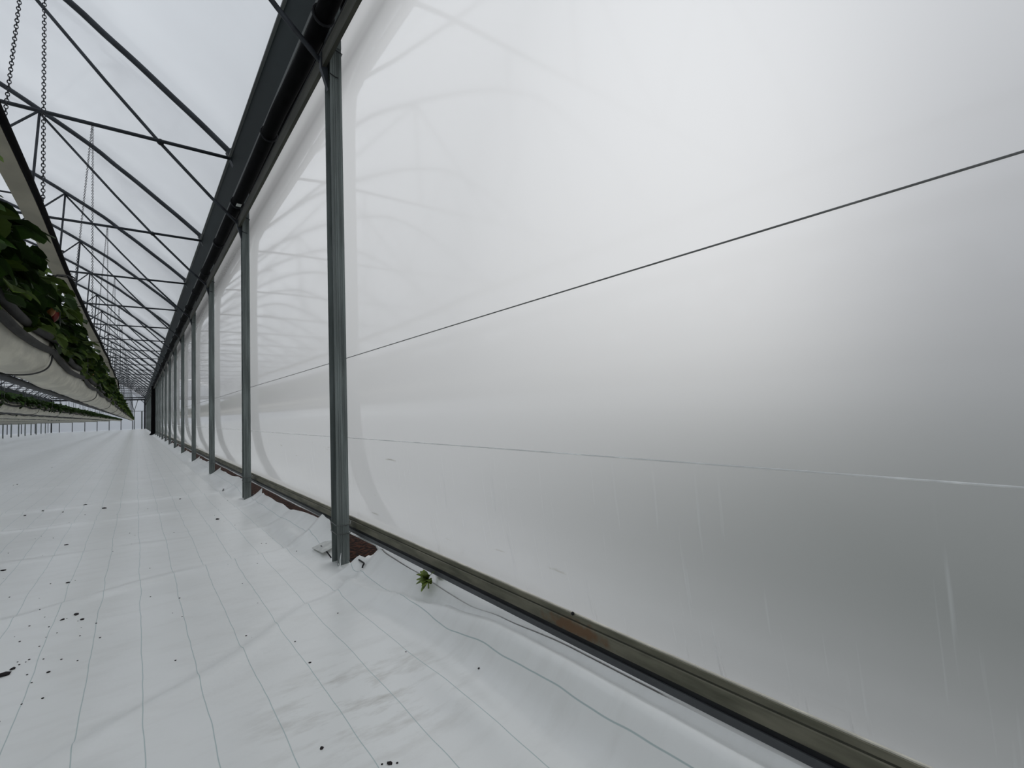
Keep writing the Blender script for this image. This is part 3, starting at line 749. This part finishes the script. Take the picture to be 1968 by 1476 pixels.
berry_prof = [(.0, .020), (.010, .017), (.015, .008), (.0155, .0), (.012, -.012), (.006, -.022), (.0, -.027)]
def berry_mesh(mat):
    mb = MB(); n_ = 8
    for r, z in berry_prof:
        for k in range(n_): mb.v.append((r*math.cos(2*math.pi*k/n_)*1.35, r*math.sin(2*math.pi*k/n_)*1.35, z*1.35))
    for i in range(len(berry_prof)-1):
        for k in range(n_): mb.f.append((i*n_+k, i*n_+(k+1) % n_, (i+1)*n_+(k+1) % n_, (i+1)*n_+k))
    return mb.mesh('fruit', mat, True)
BER = {'red': berry_mesh(M['red']), 'orange': berry_mesh(M['orange'])}
npl = 0; y = .6; seen = 0
NEARN = 16
i = 0
while y < 97.6 and npl < 240:
    vi = i % 6
    pl = empty('strawberry_plant', (PX+random.uniform(-.02, .03), y, PZ-.02))
    pl.rotation_euler.z = random.choice((0, math.pi)) + random.uniform(-.3, .3); pl.scale = (1, 1, random.uniform(.85, 1.25))
    if y < 2.1: lab = 'dark leafy strawberry plant in the nearest trough beside the camera, left of the picture'
    elif seen < 39: seen += 1; lab = '%s leafy strawberry plant along the nearest trough from the left picture edge' % ordinal(seen)
    else: lab = 'small distant strawberry plant in the far part of the nearest hanging trough'
    if 1.9 < y < 7.2:
        sp_ = VAR[vi]
        for (p, rot, li, sc) in sp_:
            l = link('leaf', LEAVES[li], pl); l.matrix_local = Matrix.Translation(p) @ rot @ Matrix.Scale(sc, 4)
        link('stems', STEM[vi], pl)
    else:
        link('foliage', FOL[vi], pl)
    tag(pl, lab, 'plant', 'strawberry plants of the nearest row')
    npl += 1; i += 1; y += .30 if y < 10 else .42
# the few fruits that show
for nm, pos, mat, lab in (('strawberry', (-.352, 3.55, 1.715), 'red', 'ripe red strawberry hanging from the nearest plant row'),
                          ('strawberry', (-.360, 3.50, 1.735), 'orange', 'orange half-ripe strawberry beside the red one'),
                          ('strawberry', (-.348, 6.37, 1.64), 'orange', 'pale orange strawberry farther along the nearest row')):
    o = link(nm, BER[mat], None, pos); o.scale = (1.05, 1.05, 1.05)
    mb = MB()
    for a in range(5):
        d = Vector((math.cos(a*1.257), math.sin(a*1.257), -.25)); leaflet(mb, Vector((0, 0, .026)), d, Vector((0, 0, 1)), .020, .007)
    mb.build('calyx', M['leaf2'], o)
    MB().tube([(0, 0, .026), (-.012, .01, .07), (-.05, .02, .10)], .0016, 4).build('stalk', M['stem'], o)
    tag(o, lab, 'strawberry')
# the farther rows: foliage nobody could count
for r_ in range(1, len(ROWX)):
    mb = MB(); y = 6.0 if r_ < 3 else 20.0; rnd = random.Random(r_)
    step = .45 if r_ < 3 else .8
    while y < 97.5:
        for (p, rot, li, sc) in VAR[rnd.randrange(6)][:11 if r_ < 3 else 8]:
            p2 = Vector((p.x, p.y, p.z*.55)); mm = Matrix.Translation(p2+Vector((ROWX[r_], y, 1.58))) @ rot @ Matrix.Scale(sc*(1.3 if r_ < 3 else 1.7), 4)
            src = LEAVES[li]; mb.add([mm @ v.co for v in src.vertices], [tuple(f.vertices) for f in src.polygons])
        y += step if y < 50 else step*1.6
    o = mb.build('row_foliage', M['leaf']); tag(o, 'strawberry foliage growing in the %s trough from the film wall' % ROWN[r_], 'foliage', None, 'stuff')

# ------------------------------------------------------------------ small things at the foot of the wall
wd = empty('weed', (1.318, 2.55, .175), 'small green weed sprouting between the ground sheet and the skirt strip', 'weed')
rnd = random.Random(3)
for k in range(22):
    a = rnd.uniform(-.2, 1)*math.pi+math.pi*.6; el = rnd.uniform(-.2, 1.1)
    d = Vector((-abs(math.cos(a))*math.cos(el), math.sin(a)*math.cos(el), math.sin(el)))
    mb = MB(); leaflet(mb, Vector((0, 0, 0)), d, Vector((-.3, -.2, 1)), rnd.uniform(.04, .085), .015, .2)
    l = mb.build('leaf', M['weed'], wd)
mb = MB(); leaflet(mb, Vector((-.02, -.03, -.005)), Vector((-.75, -.2, -.35)), Vector((0, 0, 1)), .06, .012); mb.tube([(0, 0, 0), (-.02, -.03, -.005)], .003, 4); mb.build('leaf', M['weed'], wd)
mb = MB(); mb.tube([(0, 0, -.05), (0, 0, .01)], .004, 5); mb.build('stem', M['weed'], wd)

for k in range(0, 6):
    yy = Y1+BAY*k
    pts = [(1.278, yy-.085), (1.270, yy-.20), (1.258, yy-.33), (1.250, yy-.44), (1.235, yy-.49), (1.222, yy-.50)]
    pz = [sheet_z(x, y, (x-1)/.335)+.016 for x, y in pts]
    hk = MB().tube([(x, y, z+.004) for (x, y), z in zip(pts, pz)] + [(1.218, yy-.50, pz[-1]-.01)], .0055, 6).build('hook_wire', M['rubber'], None, True)
    tag(hk, 'black hooked wire pinning the sheet beside the %s wall post' % ordinal(k+1), 'wire', 'hooked wires at the post feet')
fp = MB().box(-.05, .09, -.10, .12, 0, .003).build('foot_plate', M['plate'], None, False, (1.20, Y1+.30, sheet_z(1.20, Y1+.3, .6)+.012)); fp.rotation_euler = (.0, -.30, .1)  # flap of the ground sheet, built as a thin separate slab
tag(fp, 'small pale plate lying behind the foot of the nearest post', 'plate')
sl = MB().tube([(1.205, Y1+.13, sheet_z(1.205, Y1+.13, .6)+.010), (1.20, Y1+.24, sheet_z(1.20, Y1+.24, .6)+.012), (1.196, Y1+.36, sheet_z(1.196, Y1+.36, .6)+.012)], .005, 6).build('black_cord', M['rubber'], None, True)  # black tube standing in for the dark slit at the flap's edge
tag(sl, 'short black cord along the lower edge of the pale plate behind the nearest post', 'cord')
gs = MB()
gs.tube([(1.205, Y1-.085, .0), (1.203, Y1-.088, .05), (1.21, Y1-.09, .10)], [.004, .003, .001], 5).tube([(1.198, Y1-.085, .0), (1.19, Y1-.09, .03)], [.003, .001], 5)
o = gs.build('grass_blade', M['cord_white']); tag(o, 'pale dry grass blade at the foot of the nearest post', 'grass')

# crumbs of soil on the sheet
def crumb_mesh(seed):
    rnd = random.Random(seed); me = bpy.data.meshes.new('soil_crumb'); bm = bmesh.new(); bmesh.ops.create_icosphere(bm, subdivisions=1, radius=1)
    for v in bm.verts: v.co *= rnd.uniform(.65, 1.15)
    bm.to_mesh(me); bm.free(); me.materials.append(M['crumb']); return me
CR = [crumb_mesh(i) for i in range(4)]
big = [(-.476, 3.235, .030, 'largest dark soil clod, at the left edge of the sheet'), (-.452, 3.285, .016, 'small dark clod touching the largest clod at the left edge'),
       (-.38, 4.762, .017, 'flat dark crumb lying across a guide line, left of the aisle'), (-.334, 3.897, .015, 'left one of two dark crumbs close together'),
       (-.243, 3.814, .015, 'right one of two dark crumbs close together'), (-.28, 3.95, .014, 'thin dark twig-like crumb above the two close crumbs'),
       (-.313, 3.13, .011, 'lone crumb right of the largest soil clod'), (-.822, 5.537, .020, 'round dark crumb near the left edge farther off'),
       (-.56, 9.118, .030, 'dark crumb far up the aisle, left of a pair'), (-.329, 8.503, .034, 'dark crumb far up the aisle, right of a pair'),
       (-.518, 6.26, .020, 'dark flat crumb midway up the aisle'), (.73, 6.469, .030, 'dark crumb on the sheet between the first two posts'),
       (.632, 2.397, .008, 'small round crumb in the middle foreground'), (.503, 1.775, .010, 'dark crumb at the bottom edge of the brown smear'),
       (.65, 1.558, .012, 'dark crumb nearest the camera'), (1.144, 1.777, .008, 'small dark crumb near the fold by the wall')]
for i, (x, y, r, lab) in enumerate(big):
    o = link('soil_crumb', CR[i % 4], None, (x, y, sheet_z(x, y, max(0, (x-1)/.335))+r*.12)); o.scale = (r, r*.8 if i != 5 else r*2.2, r*.35); o.rotation_euler.z = i*1.3
    tag(o, lab, 'soil clod', 'dark crumbs on the white sheet')
mb = MB(); rnd = random.Random(11); src = CR[0]
spots = [(-.498, 4.481), (.076, 3.985), (.221, 3.815), (-.66, 4.655), (-.383, 3.814), (-.414, 3.335), (-.434, 3.32), (-.351, 3.318), (1.002, 2.181), (.456, 2.925), (.477, 2.891), (.15, 2.861), (-.511, 3.763),
         (.67, 1.544), (.63, 1.57), (-1.86, 13.3), (-1.83, 13.46), (-1.78, 17.9)]
spots += [(rnd.uniform(-1.2, 1.1), rnd.uniform(1.3, 9)) for _ in range(70)] + [(rnd.gauss(-.35, .08), rnd.gauss(3.6, .35)) for _ in range(22)]
for (x, y) in spots:
    r = rnd.uniform(.0025, .006)*(1 if y < 8 else 3)
    z = sheet_z(x, y, max(0, (x-1)/.335))+r*.2
    mb.add([(x+v.co.x*r, y+v.co.y*r, z+v.co.z*r*.5) for v in src.vertices], [tuple(f.vertices) for f in src.polygons])
tag(mb.build('soil_specks', M['crumb']), 'fine dark soil specks scattered over the white sheet', 'soil', None, 'stuff')
